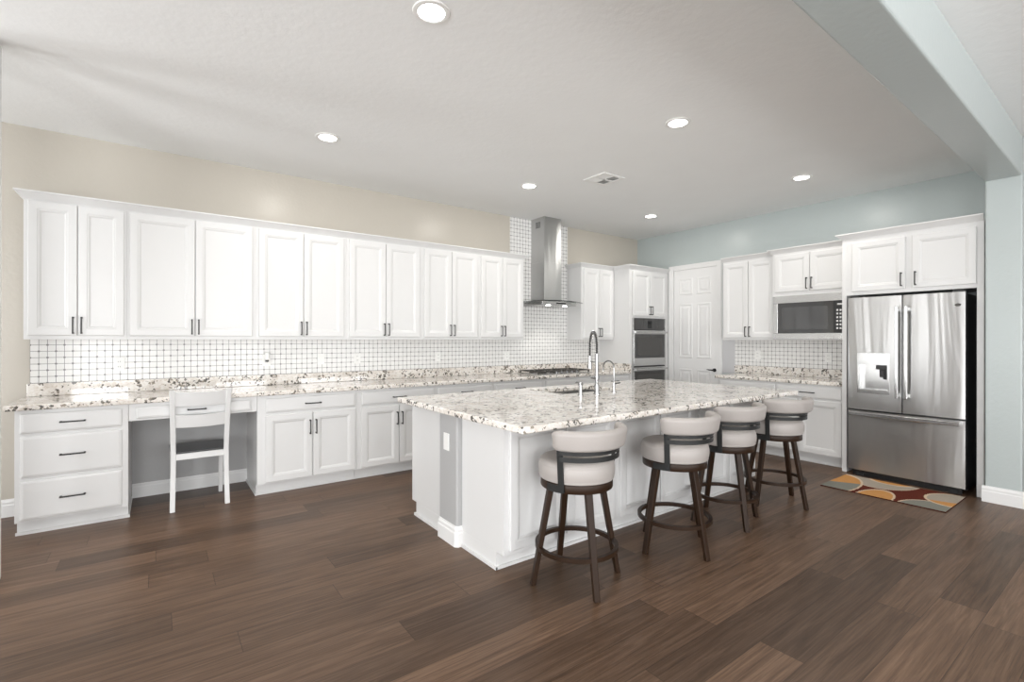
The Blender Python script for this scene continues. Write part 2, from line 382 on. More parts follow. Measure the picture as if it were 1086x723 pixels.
for x0, x1, d1, d2, lab in upper:
    r = thing('upper_cabinet', lab, 'cabinet', (x0, YF, 0), 0, UP)
    obj('body', BM((0, x1-x0-.0005, 0, .305, 1.362, 2.41)), 'white', r, bevel=.0015)
    a0, a1, b1 = d1[0]-x0, d1[1]-x0, d2[1]-x0; b0 = a1+.005
    add_door(r, a0, a1, 1.392, 2.385, a1-.022, 1.47); add_door(r, b0, b1, 1.392, 2.385, b0+.022, 1.47)
YC = YF-.001
crown_path([(-.79, DA), (-.79, YC), (3.836, YC), (3.836, DA)], 'long white crown molding on the row of six upper cabinets')
# oven tower
YT = DA-.61
r = thing('oven_tower_cabinet', 'tall white cabinet tower holding the built-in ovens in the corner', 'cabinet', (5.54, YT, 0), 0)
WT = DB-.002-5.54
obj('body', BM((0, .03, .02, .608, .0, 2.41), (WT-.03, WT, .02, .608, .0, 2.41), (.03, WT-.03, .58, .608, .1, 2.41), (0, .06, 0, .02, .1, 2.41), (WT-.085, WT, 0, .02, .1, 2.41),
   (.06, WT-.085, 0, .02, 2.37, 2.41), (.06, WT-.085, 0, .02, 1.688, 1.72), (.06, WT-.085, 0, .02, .296, .3455), (.06, WT-.085, 0, .02, .1, .125), (.03, WT-.03, .02, .58, 1.69, 1.705), (.03, WT-.03, .02, .58, .31, .345)), 'white', r)
obj('toe_kick', BM((.03, WT-.03, .06, .08, 0, .1)), 'white', r)
add_door(r, .065, .448, 1.715, 2.372, .448-.022, 1.80); add_door(r, .456, .842, 1.715, 2.372, .456+.022, 1.80)
add_drawer(r, .065, .842, .12, .30)
crown_path([(4.869, DA), (4.869, YC), (5.539, YC), (5.539, YT-.001), (DB-.001, YT-.001)], 'white crown molding on the corner upper cabinet and oven tower')
# base cabinets on the long wall
YB = DA-.61
BASES = 'white base cabinets on the long wall'
def base_unit(name, lab, loc, rotz, wd, doors, drawers, dep=.608, group=None, split=True, toe=True, cat='cabinet'):
    r = thing(name, lab, cat, loc, rotz, group)
    obj('body', BM((0, wd-.0005, 0, dep, .10, .874)), 'white', r, bevel=.0015)
    if toe: obj('toe_kick', BM((.002, wd-.0025, .070, dep, 0, .1), (0, wd-.0005, .058, .070, 0, .016)), 'white', r)
    for x0, x1, z0, z1, hl in drawers: add_drawer(r, x0, x1, z0, z1, hl > 0, hlen=hl)
    for x0, x1, z0, z1, hx in doors: add_door(r, x0, x1, z0, z1, hx, z1-.13 if hx is not None else None)
    return r
r = base_unit('drawer_base_cabinet', 'white three-drawer base cabinet at the far left end of the counter', (-.785, YB, 0), 0, .612, [],
          [(.028, .575, .712, .848, .14), (.028, .575, .408, .690, .14), (.028, .575, .116, .386, .14)], group=BASES)
obj('side_skirt', BM((-.004, .62, .052, .06, 0, .02), (.606, .618, .06, .60, 0, .02)), 'white', r)
r = thing('desk_drawer_unit', 'shallow white pencil drawer unit spanning the desk knee space', 'drawer', (-.1725, YB, 0), 0)
obj('body', BM((.001, .871, .0, .60, .742, .874)), 'white', r, bevel=.0015)
add_drawer(r, .045, .825, .757, .848, True, 0, .13)
bx = [(.700, 1.565, .765, 1.545, 'white base cabinet with one drawer immediately right of the desk chair'),
      (1.565, 2.405, 1.605, 2.382, 'white base cabinet with one drawer, partly hidden by the island end'),
      (2.405, 3.165, 2.439, 3.138, 'white base cabinet whose drawer shows just above the island counter left part'),
      (3.165, 3.91, 3.188, 3.874, 'white base cabinet whose drawer shows just left of the cooktop'),
      (3.91, 4.86, 3.948, 4.825, 'white base cabinet beneath the gas cooktop'),
      (4.86, 5.538, 4.89, 5.505, 'white base cabinet between the cooktop and the oven tower')]
for i, (x0, x1, a, b, lab) in enumerate(bx):
    mid = (a+b)/2-x0
    r = base_unit('base_cabinet', lab, (x0, YB, 0), 0, x1-x0, [(a-x0, mid-.004, .116, .70, mid-.026), (mid+.004, b-x0, .116, .70, mid+.026)],
              [(a-x0, b-x0, .722, .848, .14 if i != 4 else 0)], group=BASES)
    if i == 0: obj('side_skirt', BM((-.008, .004, .052, .60, 0, .02)), 'white', r)
# worktops
def slab(x0, x1, y0, y1, z0, z1, hole=None):
    bm = bmesh.new()
    if not hole: box(bm, x0, x1, y0, y1, z0, z1); return bm
    X = [x0, hole[0], hole[1], x1]; Y = [y0, hole[2], hole[3], y1]
    V = {}
    for k, z in enumerate((z0, z1)):
        for i, xx in enumerate(X):
            for j, yy in enumerate(Y): V[i, j, k] = bm.verts.new((xx, yy, z))
    for i in range(3):
        for j in range(3):
            if (i, j) == (1, 1): continue
            bm.faces.new([V[i, j, 1], V[i+1, j, 1], V[i+1, j+1, 1], V[i, j+1, 1]])
            bm.faces.new([V[i, j, 0], V[i, j+1, 0], V[i+1, j+1, 0], V[i+1, j, 0]])
    for i in range(3):
        for j, jj in ((0, 0), (3, 3)): bm.faces.new([V[i, j, 0], V[i+1, j, 0], V[i+1, j, 1], V[i, j, 1]])
        for j in (0, 3): bm.faces.new([V[j, i, 0], V[j, i+1, 0], V[j, i+1, 1], V[j, i, 1]])
    for a, b in (((1, 1), (2, 1)), ((2, 1), (2, 2)), ((2, 2), (1, 2)), ((1, 2), (1, 1))):
        bm.faces.new([V[(*a, 0)], V[(*b, 0)], V[(*b, 1)], V[(*a, 1)]])
    return bm
g = tag(obj('granite_worktop', slab(-.835, 5.539, DA-.65, DA-.001, .8745, .914), 'granite', bevel=.009, segs=3),
    'long cream speckled granite worktop along the beige wall', 'countertop')
obj('backsplash_upstand', BM((-.817, 5.539, DA-.021, DA-.0005, .9145, 1.016)), 'granite', g, bevel=.003)
obj('side_upstand', BM((5.519, 5.5395, DA-.648, DA-.022, .9145, 1.016)), 'granite', g, bevel=.003)
g = tag(obj('granite_worktop', slab(DB-.65, DB-.001, 2.052, 3.515, .8745, .914), 'granite', bevel=.009, segs=3),
    'short cream speckled granite worktop below the microwave', 'countertop')
obj('backsplash_upstand', BM((DB-.022, DB-.001, 2.052, 3.596, .9145, 1.016)), 'granite', g, bevel=.003)
# ---- short wall (cabinets face -x): local x runs toward the camera (-y)
RB = -PI/2
XB = DB-.61
r = base_unit('base_cabinet', 'white base cabinet below the microwave, left of the fridge', (XB, 3.49, 0), RB, 1.438,
          [(.03, .50, .116, .70, .474), (.508, .96, .116, .70, .534), (.985, 1.41, .116, .70, 1.01)], [(.03, .72, .722, .848, .15), (.74, 1.41, .722, .848, .15)], dep=.608)
r = thing('upper_cabinet', 'white two-door upper cabinet between the pantry door and the microwave', 'cabinet', (DB-.31, 3.602, 0), RB, 'white upper cabinets on the short wall')
obj('body', BM((0, .70, 0, .3085, 1.362, 2.41)), 'white', r, bevel=.0015)
add_door(r, .025, .352, 1.392, 2.372, .33, 1.47); add_door(r, .360, .690, 1.392, 2.372, .382, 1.47)
XM = DB-.40
r = thing('microwave_cabinet', 'white two-door cabinet built around the microwave', 'cabinet', (XM, 2.90, 0), RB, 'white upper cabinets on the short wall')
obj('body', BM((0, .848, 0, .3985, 1.885, 2.41), (0, .035, 0, .3985, 1.362, 1.885), (.79, .848, 0, .3985, 1.362, 1.885), (.035, .79, 0, .3985, 1.362, 1.374), (.035, .79, .3885, .3985, 1.374, 1.885)), 'white', r, bevel=.0015)
add_door(r, .035, .415, 1.935, 2.375, .393, 2.02); add_door(r, .425, .815, 1.935, 2.375, .447, 2.02)
XR = 5.765
r = thing('fridge_cabinet', 'white tall surround with two doors above the stainless fridge', 'cabinet', (XR, 2.052, 0), RB, 'white upper cabinets on the short wall')
obj('body', BM((0, .042, 0, .695, 0, 2.41), (1.030, 1.077, 0, .695, 0, 2.41), (.042, 1.030, .06, .695, 1.835, 2.41), (.042, 1.030, 0, .06, 1.822, 2.41)), 'white', r, bevel=.0015)
add_door(r, .095, .532, 1.857, 2.352, .505, 1.945); add_door(r, .585, 1.030, 1.857, 2.352, .612, 1.945)
crown_path([(DB-.311, 3.603), (DB-.311, 2.901)], 'short white crown molding on the cabinet beside the pantry door')
crown_path([(DB-.001, 2.9015), (XM-.001, 2.9015), (XM-.001, 2.053)], 'white crown molding on the microwave cabinet')
crown_path([(DB-.001, 2.0535), (XR-.001, 2.0535), (XR-.001, .975)], 'white crown molding above the fridge cabinet')

# ------------------------------------------------------------------ pantry door (structure)
dr = bpy.data.objects.new('door_1', None); COL.objects.link(dr); dr.location = (DB, 4.668, 0); dr.rotation_euler = (0, 0, RB); dr['kind'] = 'structure'; dr['label'] = 'white six-panel pantry door'
bm = bmesh.new(); rect_rings(bm, .095, .800, .012, 2.42, [(0, 0), (0, .010), (.001, .010)], -.001)
lf = obj('door_leaf', bm, 'trim', dr)
bm = bmesh.new(); PP = [(0, 0), (.0, .0004), (.012, .0075), (.022, .0075), (.045, .0015), (.05, .0015)]
bm2 = bmesh.new()
for a, b in ((.185, .415), (.485, .715)):
    for z0, z1 in ((.24, .93), (1.09, 1.91), (2.04, 2.29)):
        rect_rings(bm2, a, b, z0, z1, [(0, 0), (.0, .001), (.010, .007), (.020, .007), (.034, .002), (.050, .002), (.07, .008), (.072, .008)], -.0105)
bm.free(); obj('raised_panels', bm2, 'trim', lf)
bm = bmesh.new(); box(bm, 0, .088, -.019, 0, 0, 2.497); box(bm, .803, .882, -.019, 0, 0, 2.497); box(bm, .088, .803, -.019, 0, 2.423, 2.497)
box(bm, .012, .03, -.024, -.019, 0, 2.48); box(bm, .85, .868, -.024, -.019, 0, 2.48); box(bm, .03, .85, -.024, -.019, 2.464, 2.48)
obj('door_casing', bm, 'trim', dr, bevel=.003)
bm = bmesh.new(); cyl(bm, (.770, -.011, .93), (.770, -.020, .93), .026, seg=20); cyl(bm, (.770, -.02, .93), (.770, -.055, .93), .010)
tube(bm, [(.778, -.055, .93), (.74, -.056, .931), (.70, -.054, .934), (.672, -.050, .936)], [.009, .009, .008, .006])
obj('door_handle', bm, 'gunmetal', lf, smooth='auto')

# ------------------------------------------------------------------ appliances
# fridge, local frame faces -y, then rotated onto the short wall
r = thing('refrigerator', 'stainless french-door refrigerator with water dispenser', 'refrigerator', (5.690, 1.972, 0), RB)
WF = .89
obj('case', BM((.004, WF-.004, .085, .755, .035, 1.775), (.05, WF-.05, .10, .70, .0, .04)), 'black', r, bevel=.004)
obj('kick_grille', BM((.03, WF-.03, .045, .085, .0, .045)), 'black', r)
def rounded_panel(x0, x1, z0, z1, y0, y1):
    """door skin with softly curved face"""
    bm = bmesh.new(); sec = []; n_ = 14
    for i in range(n_+1):
        u = i/n_; xx = x0+(x1-x0)*u; e = abs(2*u-1)
        sec.append((xx, y0+.006*e**4))
    pts = [(x0, y1)]+sec+[(x1, y1)]
    lo = [bm.verts.new((a, b, z0)) for a, b in pts]; hi = [bm.verts.new((a, b, z1)) for a, b in pts]
    m_ = len(pts)
    for i in range(m_): bm.faces.new((lo[i], lo[(i+1) % m_], hi[(i+1) % m_], hi[i]))
    bm.faces.new(lo[::-1]); bm.faces.new(hi); return bm
def panel_with_hole(x0, x1, z0, z1, y0, y1, hx0, hx1, hz0, hz1):
    bm = bmesh.new()
    for a in ((x0, hx0, z0, z1), (hx1, x1, z0, z1), (hx0, hx1, z0, hz0), (hx0, hx1, hz1, z1)): box(bm, a[0], a[1], y0, y1, a[2], a[3])
    bmesh.ops.remove_doubles(bm, verts=bm.verts, dist=1e-5); return bm
ld = obj('left_door', panel_with_hole(.0, .442, .672, 1.79, .0, .082, .083+.014, .345-.012, .872, 1.125), 'steel', r)
obj('dispenser_panel', BM((.081, .349, -.006, .0, 1.125, 1.236), (.081, .349, -.006, .0, .838, .872), (.081, .097, -.006, .0, .872, 1.125), (.333, .349, -.006, .0, .872, 1.125)), 'steel_plain', ld, bevel=.002)
obj('dispenser_recess', BM((.097, .333, .070, .078, .872, 1.125), (.097, .333, .0, .078, .868, .876), (.097, .101, .0, .078, .872, 1.125), (.329, .333, .0, .078, .872, 1.125), (.097, .333, .0, .078, 1.121, 1.125)), 'steel_plain', ld)
obj('dispenser_nozzle', BM((.235, .325, .005, .07, 1.075, 1.12), (.262, .300, .012, .05, 1.0, 1.075), (.285, .325, .03, .07, .98, 1.08)), 'black', ld, bevel=.004)
rd = obj('right_door', rounded_panel(.449, WF, .672, 1.79, .0, .082), 'steel', r, smooth='auto')
fz = obj('freezer_drawer', rounded_panel(.0, WF, .062, .657, .0, .082), 'steel', r, smooth='auto')
bm = bmesh.new(); lathe(bm, [(.0001, .0), (.024, 0), (.024, .002), (.021, .003), (.0001, .003)], 24, (.842, .0005, 1.676), mat=Matrix.Rotation(PI/2, 4, 'X') @ Matrix.Diagonal((1, .55, 1, 1)))
obj('badge', bm, 'chrome', rd)
for nm, par, xx in (('door_handle', ld, .412), ('door_handle', rd, .484)):
    bm = bmesh.new(); box(bm, xx-.012, xx+.012, -.058, -.044, .81, 1.685)
    for z in (.84, 1.655): box(bm, xx-.011, xx+.011, -.045, .010, z-.018, z+.018)
    obj(nm, bm, 'steel_plain', par, bevel=.004)
bm = bmesh.new(); box(bm, .025, .865, -.060, -.042, .612, .650)
for xx in (.045, .845): box(bm, xx-.02, xx+.02, -.045, .012, .62, .648)
obj('drawer_handle', bm, 'steel_plain', fz, bevel=.005)
obj('hinge_cover', BM((.01, .09, .02, .12, 1.79, 1.81), (WF-.09, WF-.01, .02, .12, 1.79, 1.81)), 'black', r, bevel=.003)
for xx in (.09, WF-.09): obj('leveling_foot', BM((xx-.03, xx+.03, .03, .07, .0, .03)), 'gunmetal', r)

# microwave
r = thing('built_in_microwave', 'stainless framed built-in microwave above the short worktop', 'microwave', (XM, 2.862, 1.3755), RB)
obj('case', BM((.0, .745, .02, .36, .0, .505)), 'black', r)
obj('trim_frame', BM((-.03, .785, -.014, .0, -.005, .068), (-.03, .785, -.014, .0, .425, .512), (-.03, .026, -.014, .0, .068, .425), (.765, .785, -.014, .0, .068, .425)), 'steel_plain', r, bevel=.003)
dd = obj('door_glass', BM((.026, .622, -.010, .01, .068, .425)), 'black_glass', r)
obj('door_window', BM((.075, .57, -.0105, -.009, .115, .375)), new_mat('smoked_window', (.035, .035, .035), .04, 0, 1.0), dd)
cp = obj('control_panel', BM((.624, .765, -.010, .01, .068, .425)), 'black', r)
bm = BM((.66, .73, -.012, -.009, .375, .395))
for i in range(6):
    for j in range(3): box(bm, .652+j*.032, .672+j*.032, -.0115, -.009, .11+i*.04, .13+i*.04)
obj('control_buttons', bm, 'steel_plain', cp)
# wall ovens
r = thing('double_wall_oven', 'stainless double wall oven with black glass in the corner tower', 'oven', (5.602, YT, .346), 0)
WO = .765; OZ = .346
obj('case', BM((.015, WO-.015, .021, .55, .0, 1.338)), 'black', r)
obj('side_trim', BM((0, .022, -.016, .0, .0, 1.340), (WO-.022, WO, -.016, .0, .0, 1.340)), 'steel_plain', r, bevel=.002)
cpn = obj('control_panel', BM((.022, WO-.022, -.014, .01, 1.166, 1.338)), 'black_glass', r, bevel=.002)
bm = bmesh.new(); cyl(bm, (WO/2, -.014, 1.268), (WO/2, -.034, 1.268), .020, seg=20); box(bm, WO/2-.05, WO/2+.05, -.0155, -.013, 1.19, 1.30)
obj('control_knob', bm, 'gunmetal', cpn, smooth='auto')
for z0, z1 in ((.632, 1.158), (.02, .612)):
    d = obj('oven_door', BM((.022, WO-.022, -.020, .01, z0, z1)), 'steel_plain', r, bevel=.003)
    obj('door_glass', BM((.035, WO-.035, -.0225, -.019, z0+.115, z1-.055)), 'black_glass', d)
    obj('oven_window', BM((.095, WO-.095, -.0235, -.022, z0+.16, z1-.10)), new_mat('oven_window_glass', (.06, .058, .055), .1), d)
    bm = bmesh.new(); cyl(bm, (.03, -.065, z1-.028), (WO-.03, -.065, z1-.028), .013, seg=16)
    for xx in (.06, WO-.06): box(bm, xx-.012, xx+.012, -.06, -.018, z1-.038, z1-.018)
    obj('oven_handle', bm, 'steel_plain', d, smooth='auto')
obj('vent_gap', BM((.022, WO-.022, -.012, .01, .612, .632)), 'black', r)
# range hood
HX = 4.347
r = thing('range_hood', 'stainless chimney range hood with curved glass canopy', 'range hood', (HX, DA-.0085, 0))
def ch(hw, d, z0, z1): return BM((-hw, hw, -d, 0, z0, z1))
obj('upper_chimney', ch(.152, .282, 2.40, CE-.001), 'steel', r, bevel=.002)
obj('lower_chimney', ch(.156, .286, 1.895, 2.412), 'steel', r, bevel=.002)
bm = bmesh.new()
for i in range(6): box(bm, -.1535, -.151, -.20, -.10, 2.885+i*.014, 2.893+i*.014)
obj('vent_slots', bm, 'dark_slot', r)
bm = bmesh.new(); N_ = 16; top, bot = [], []
for i in range(N_+1):
    u = -1+2*i/N_; xx = u*.455; yy = -.50+.10*u*u; z = 1.879-.012*u*u
    for lst, dz in ((top, .006), (bot, 0)): lst.append((bm.verts.new((xx, -.0, z+dz)), bm.verts.new((xx, yy, z+dz))))
for i in range(N_):
    bm.faces.new((top[i][0], top[i][1], top[i+1][1], top[i+1][0])); bm.faces.new((bot[i][0], bot[i+1][0], bot[i+1][1], bot[i][1]))
    bm.faces.new((top[i][1], bot[i][1], bot[i+1][1], top[i+1][1])); bm.faces.new((top[i][0], top[i+1][0], bot[i+1][0], bot[i][0]))
for i in (0, N_): bm.faces.new((top[i][0], bot[i][0], bot[i][1], top[i][1]))
obj('glass_canopy', bm, 'glass', r, smooth='auto')
bm = bmesh.new()
pts = [(-.30, 0)]+[(-.30+.60*i/12, -.42-.035*math.sin(PI*i/12)) for i in range(13)]+[(.30, 0)]
lo = [bm.verts.new((a, b, 1.822)) for a, b in pts]; hi = [bm.verts.new((a, b, 1.872)) for a, b in pts]; n_ = len(pts)
for i in range(n_): bm.faces.new((lo[i], lo[(i+1) % n_], hi[(i+1) % n_], hi[i]))
bm.faces.new(lo[::-1]); bm.faces.new(hi)
hb = obj('hood_body', bm, 'steel_plain', r, bevel=.003)
for xx in (-.15, .15):
    bm = bmesh.new(); cyl(bm, (xx, -.36, 1.816), (xx, -.36, 1.823), .028, seg=16); obj('hood_lamp', bm, 'glow', hb)
obj('control_strip', BM((-.08, .08, -.459, -.44, 1.836, 1.856)), 'black', hb)
l = bpy.data.lights.new('hood_light', 'SPOT'); l.energy = 6; l.spot_size = 1.9; l.spot_blend = .6; l.shadow_soft_size = .03; l.color = (1, .96, .9)
o = bpy.data.objects.new('hood_light', l); COL.objects.link(o); o.parent = r; o.location = (0, -.36, 1.80)
# cooktop
r = thing('gas_cooktop', 'stainless gas cooktop with dark cast-iron grates on the long worktop', 'cooktop', (4.375, 4.985, .9145))
obj('cooktop_tray', BM((-.455, .455, -.265, .245, 0, .010)), 'steel_plain', r, bevel=.003)
for cx in (-.30, 0, .30):
    bm = bmesh.new(); h = .146
    for s in (-1, 1):
        box(bm, cx-h, cx+h, s*.205-.006, s*.205+.006, .030, .042); box(bm, cx+s*h-.006, cx+s*h+.006, -.205, .205, .030, .042)
        for q in (-1, 1): box(bm, cx+s*h-.008, cx+s*h+.008, q*.19-.008, q*.19+.008, .010, .032)
    box(bm, cx-h, cx+h, -.006, .006, .030, .042)
    for s in (-.105, .105):
        for k in range(4):
            a = PI/4+k*PI/2; beam_between(bm, (cx+.035*math.cos(a), s+.035*math.sin(a), .038), (cx+.125*math.cos(a), s+.09*math.sin(a), .038), .009, .009, .009, .009, (0, 0, 1))
    obj('grate', bm, 'iron', r)
for cx, cy, rr in ((-.30, -.10, .045), (-.30, .11, .038), (0, .02, .055), (.30, -.10, .038), (.30, .11, .045)):
    bm = bmesh.new(); R = lathe(bm, [(rr+.012, .0105), (rr+.010, .018), (rr, .020), (rr-.002, .028), (.002, .029)], 20, (cx, cy, 0)); obj('burner', bm, 'iron', r, smooth='auto')
for k in range(5):
    bm = bmesh.new(); cyl(bm, (-.18+.09*k, -.238, .010), (-.18+.09*k, -.238, .036), .018, .015, 16); obj('knob', bm, 'chrome', r, smooth='auto')

# ------------------------------------------------------------------ island
IX0, IX1, IY0, IY1 = 1.632, 4.50, 2.31, 3.565
ICH = 'white island cabinets'
iw = (IX1-IX0)
# seat-side bank: three units of two panelled doors, facing -y
labs = ['white island cabinet on the seating side at its near left corner', 'white island cabinet in the middle of the seating side', 'white island cabinet at the far right of the seating side']
uw = iw/3
for k in range(3):
    r = thing('island_cabinet', labs[k], 'cabinet', (IX0+k*uw, IY0, 0), 0, ICH)
    obj('body', BM((0, uw-.0005, 0, .478, .10, .874)), 'white', r, bevel=.0015)
    obj('toe_kick', BM((.0 if k else .0, uw-.0005, .075, .478, 0, .1), (-.0 if k else -.012, uw-.0005, .062, .075, 0, .018)), 'white', r)
    h = uw/2
    for a, b in ((.035, h-.006), (h+.006, uw-.035)): add_door(r, a, b, .125, .850)
labs = ['white island cabinet on the sink side nearest the left end', 'white island sink base cabinet', 'white island cabinet on the sink side at the far right end']
for k, (a, b) in enumerate(((IX0, 2.62), (2.62, 3.52), (3.52, IX1))):
    r = thing('island_cabinet', labs[k], 'cabinet', (b, IY1, 0), PI, ICH); wd = b-a
    if k == 1: bxs = [(0, wd-.0005, 0, .02, .1, .874), (0, .018, .02, .528, .1, .874), (wd-.018, wd-.0005, .02, .528, .1, .874), (.018, wd-.018, .51, .528, .1, .874), (.018, wd-.018, .02, .51, .1, .118)]
    else: bxs = [(0, wd-.0005, 0, .528, .10, .874)]
    obj('body', BM(*bxs), 'white', r, bevel=.0015)
    obj('toe_kick', BM((0, wd-.0005, .075, .528, 0, .1), (0, wd+(.012 if k == 0 else -.0005), .062, .075, 0, .018)), 'white', r)
    add_drawer(r, .03, wd-.03, .722, .848, k != 1)
    add_door(r, .03, wd/2-.004, .116, .70, wd/2-.026, .57); add_door(r, wd/2+.004, wd-.03, .116, .70, wd/2+.026, .57)
# pony wall core with rounded end and its baseboard
struct('wall_island', BM((1.592, IX1, 2.790, 3.034, 0, .8745)), 'grey_wall', 'grey painted pony wall end in the middle of the island', bevel=.014, segs=4)
bm = bmesh.new(); hh = .135
sec = [(0, 0), (.014, 0), (.014, hh*.66), (.010, hh*.72), (.010, hh*.84), (.004, hh*.95), (.003, hh), (0, hh)]
c = .012
pp = [(IX0, 3.034), (1.592+c, 3.034), (1.592, 3.034-c), (1.592, 2.79+c), (1.592+c, 2.79), (IX0, 2.79)]
fr = []
for i, p in enumerate(pp):
    p = Vector((*p, 0)); q0 = Vector((*pp[max(i-1, 0)], 0)); q1 = Vector((*pp[min(i+1, 5)], 0))
    a = (p-q0).normalized() if i else (q1-p).normalized(); b = (q1-p).normalized() if i < 5 else a
    na, nb = Vector((-a.y, a.x, 0))*-1, Vector((-b.y, b.x, 0))*-1
    mv = na+nb; mv = mv/(mv.length_squared/2)
    fr.append((p, mv, (0, 0, 1)))
R = sweep(bm, [(o_, m_*-1 if (m_.x > .5) else m_, z_) for o_, m_, z_ in fr], sec); cap(bm, R[0]); cap(bm, R[-1], True)
struct('baseboard_island', bm, 'trim', 'white baseboard wrapped around the pony wall end')
# end panel skirts
tag(obj('island_skirt', BM((IX0-.014, IX0-.0005, 2.372, 2.775, 0, .016)), 'white'), 'thin white floor molding at the near end of the island, front piece', 'molding')
tag(obj('island_skirt', BM((IX0-.014, IX0-.0005, 3.050, 3.500, 0, .016)), 'white'), 'thin white floor molding at the near end of the island, rear piece', 'molding')
SX0, SX1, SY0, SY1 = 2.72, 3.44, 3.00, 3.42
it = tag(obj('island_worktop', slab(1.517, 4.605, 1.982, 3.592, .8748, .914, (SX0, SX1, SY0, SY1)), 'granite', bevel=.009, segs=3),
         'large cream speckled granite island worktop with sink cutout', 'countertop')
bm = bmesh.new(); th = .003; zb = .70
box(bm, SX0-.012, SX1+.012, SY0-.012, SY1+.012, zb-th, zb)
box(bm, SX0-.012, SX0-.009, SY0-.012, SY1+.012, zb, .8745); box(bm, SX1+.009, SX1+.012, SY0-.012, SY1+.012, zb, .8745)
box(bm, SX0-.009, SX1+.009, SY0-.012, SY0-.009, zb, .8745); box(bm, SX0-.009, SX1+.009, SY1+.009, SY1+.012, zb, .8745)
s_ = tag(obj('kitchen_sink', bm, 'steel_plain'), 'stainless undermount sink set in the island worktop', 'sink')
bm = bmesh.new(); cyl(bm, (3.08, 3.21, zb), (3.08, 3.21, zb+.004), .045, seg=20); obj('drain', bm, 'chrome', s_, smooth='auto')
# spring faucet
r = thing('spring_faucet', 'tall chrome spring-neck kitchen faucet beside the island sink', 'faucet', (2.962, 2.850, .9142))
bm = bmesh.new(); cyl(bm, (0, 0, 0), (0, 0, .008), .030, seg=20); cyl(bm, (0, 0, .008), (0, 0, .075), .022, seg=18); cyl(bm, (0, 0, .075), (0, 0, .33), .014, seg=16)
obj('faucet_body', bm, 'chrome', r, smooth='auto')
dx, dy = .085, .165
arc = [(0, 0, .33)]+[(dx*(1-math.cos(a))/2, dy*(1-math.cos(a))/2, .40+.115*math.sin(a)) for a in [PI*i/16 for i in range(17)]]+[(dx, dy, .31)]
bm = bmesh.new(); tube(bm, arc, .007); obj('hose', bm, 'gunmetal', r, smooth='auto')
# coil around the hose
def along(pts, s):
    pts = [Vector(p) for p in pts]; L = [0]
    for a, b in zip(pts, pts[1:]): L.append(L[-1]+(b-a).length)
    d = s*L[-1]
    for i in range(len(pts)-1):
        if d <= L[i+1] or i == len(pts)-2:
            u = (d-L[i])/(L[i+1]-L[i]); return pts[i].lerp(pts[i+1], u), (pts[i+1]-pts[i]).normalized()
side = Vector((-dy, dx, 0)).normalized(); coil = []
for i in range(0, 561):
    p, d = along(arc, i/560); u = d.cross(side).normalized(); a = 2*PI*i/560*28
    coil.append(p+(side*math.cos(a)+u*math.sin(a))*.0115)
bm = bmesh.new(); tube(bm, coil, .0022, 5); obj('spring', bm, 'chrome', r, smooth='auto')
bm = bmesh.new(); cyl(bm, (dx, dy, .31), (dx, dy, .24), .013, .015, 16); cyl(bm, (dx, dy, .24), (dx, dy, .20), .018, .020, 16); obj('spray_head', bm, 'chrome', r, smooth='auto')
bm = bmesh.new(); cyl(bm, (0, 0, .115), (0, 0, .145), .019, seg=16); tube(bm, [(-.018, -.005, .13), (-.05, -.012, .132), (-.085, -.02, .137)], .006); obj('lever', bm, 'chrome', r, smooth='auto')
bm = bmesh.new(); tube(bm, [(0, 0, .262), (dx*.6, dy*.6, .262), (dx*.92, dy*.92, .262)], .005); obj('holder_arm', bm, 'chrome', r, smooth='auto')
# small filter faucet
r = thing('filter_faucet', 'small slim chrome gooseneck faucet right of the spring faucet', 'faucet', (3.178, 2.856, .9142))
bm = bmesh.new(); cyl(bm, (0, 0, 0), (0, 0, .006), .024, seg=18); cyl(bm, (0, 0, .006), (0, 0, .08), .013, .011, 16); obj('faucet_body', bm, 'chrome', r, smooth='auto')
pts = [(0, 0, .08), (0, 0, .20)]+[(.0, .062*(1-math.cos(a)), .205+.062*math.sin(a)) for a in [PI*i/12 for i in range(13)]]+[(0, .124, .17)]
bm = bmesh.new(); tube(bm, pts, .006); obj('spout', bm, 'chrome', r, smooth='auto')
bm = bmesh.new(); tube(bm, [(.01, 0, .072), (.035, -.006, .076), (.065, -.012, .078)], .0055); obj('lever', bm, 'gunmetal', r, smooth='auto')
r = thing('soap_dispenser', 'short chrome soap dispenser left of the spring faucet', 'soap dispenser', (2.775, 2.850, .9142))
bm = bmesh.new(); cyl(bm, (0, 0, 0), (0, 0, .006), .024, seg=18); cyl(bm, (0, 0, .006), (0, 0, .085), .017, .016, 16); obj('dispenser_body', bm, 'chrome', r, smooth='auto')
bm = bmesh.new(); cyl(bm, (0, 0, .085), (0, 0, .105), .019, .019, 16); tube(bm, [(0, .01, .10), (.0, .045, .102), (.0, .055, .095)], .006); obj('pump_head', bm, 'chrome', r, smooth='auto')

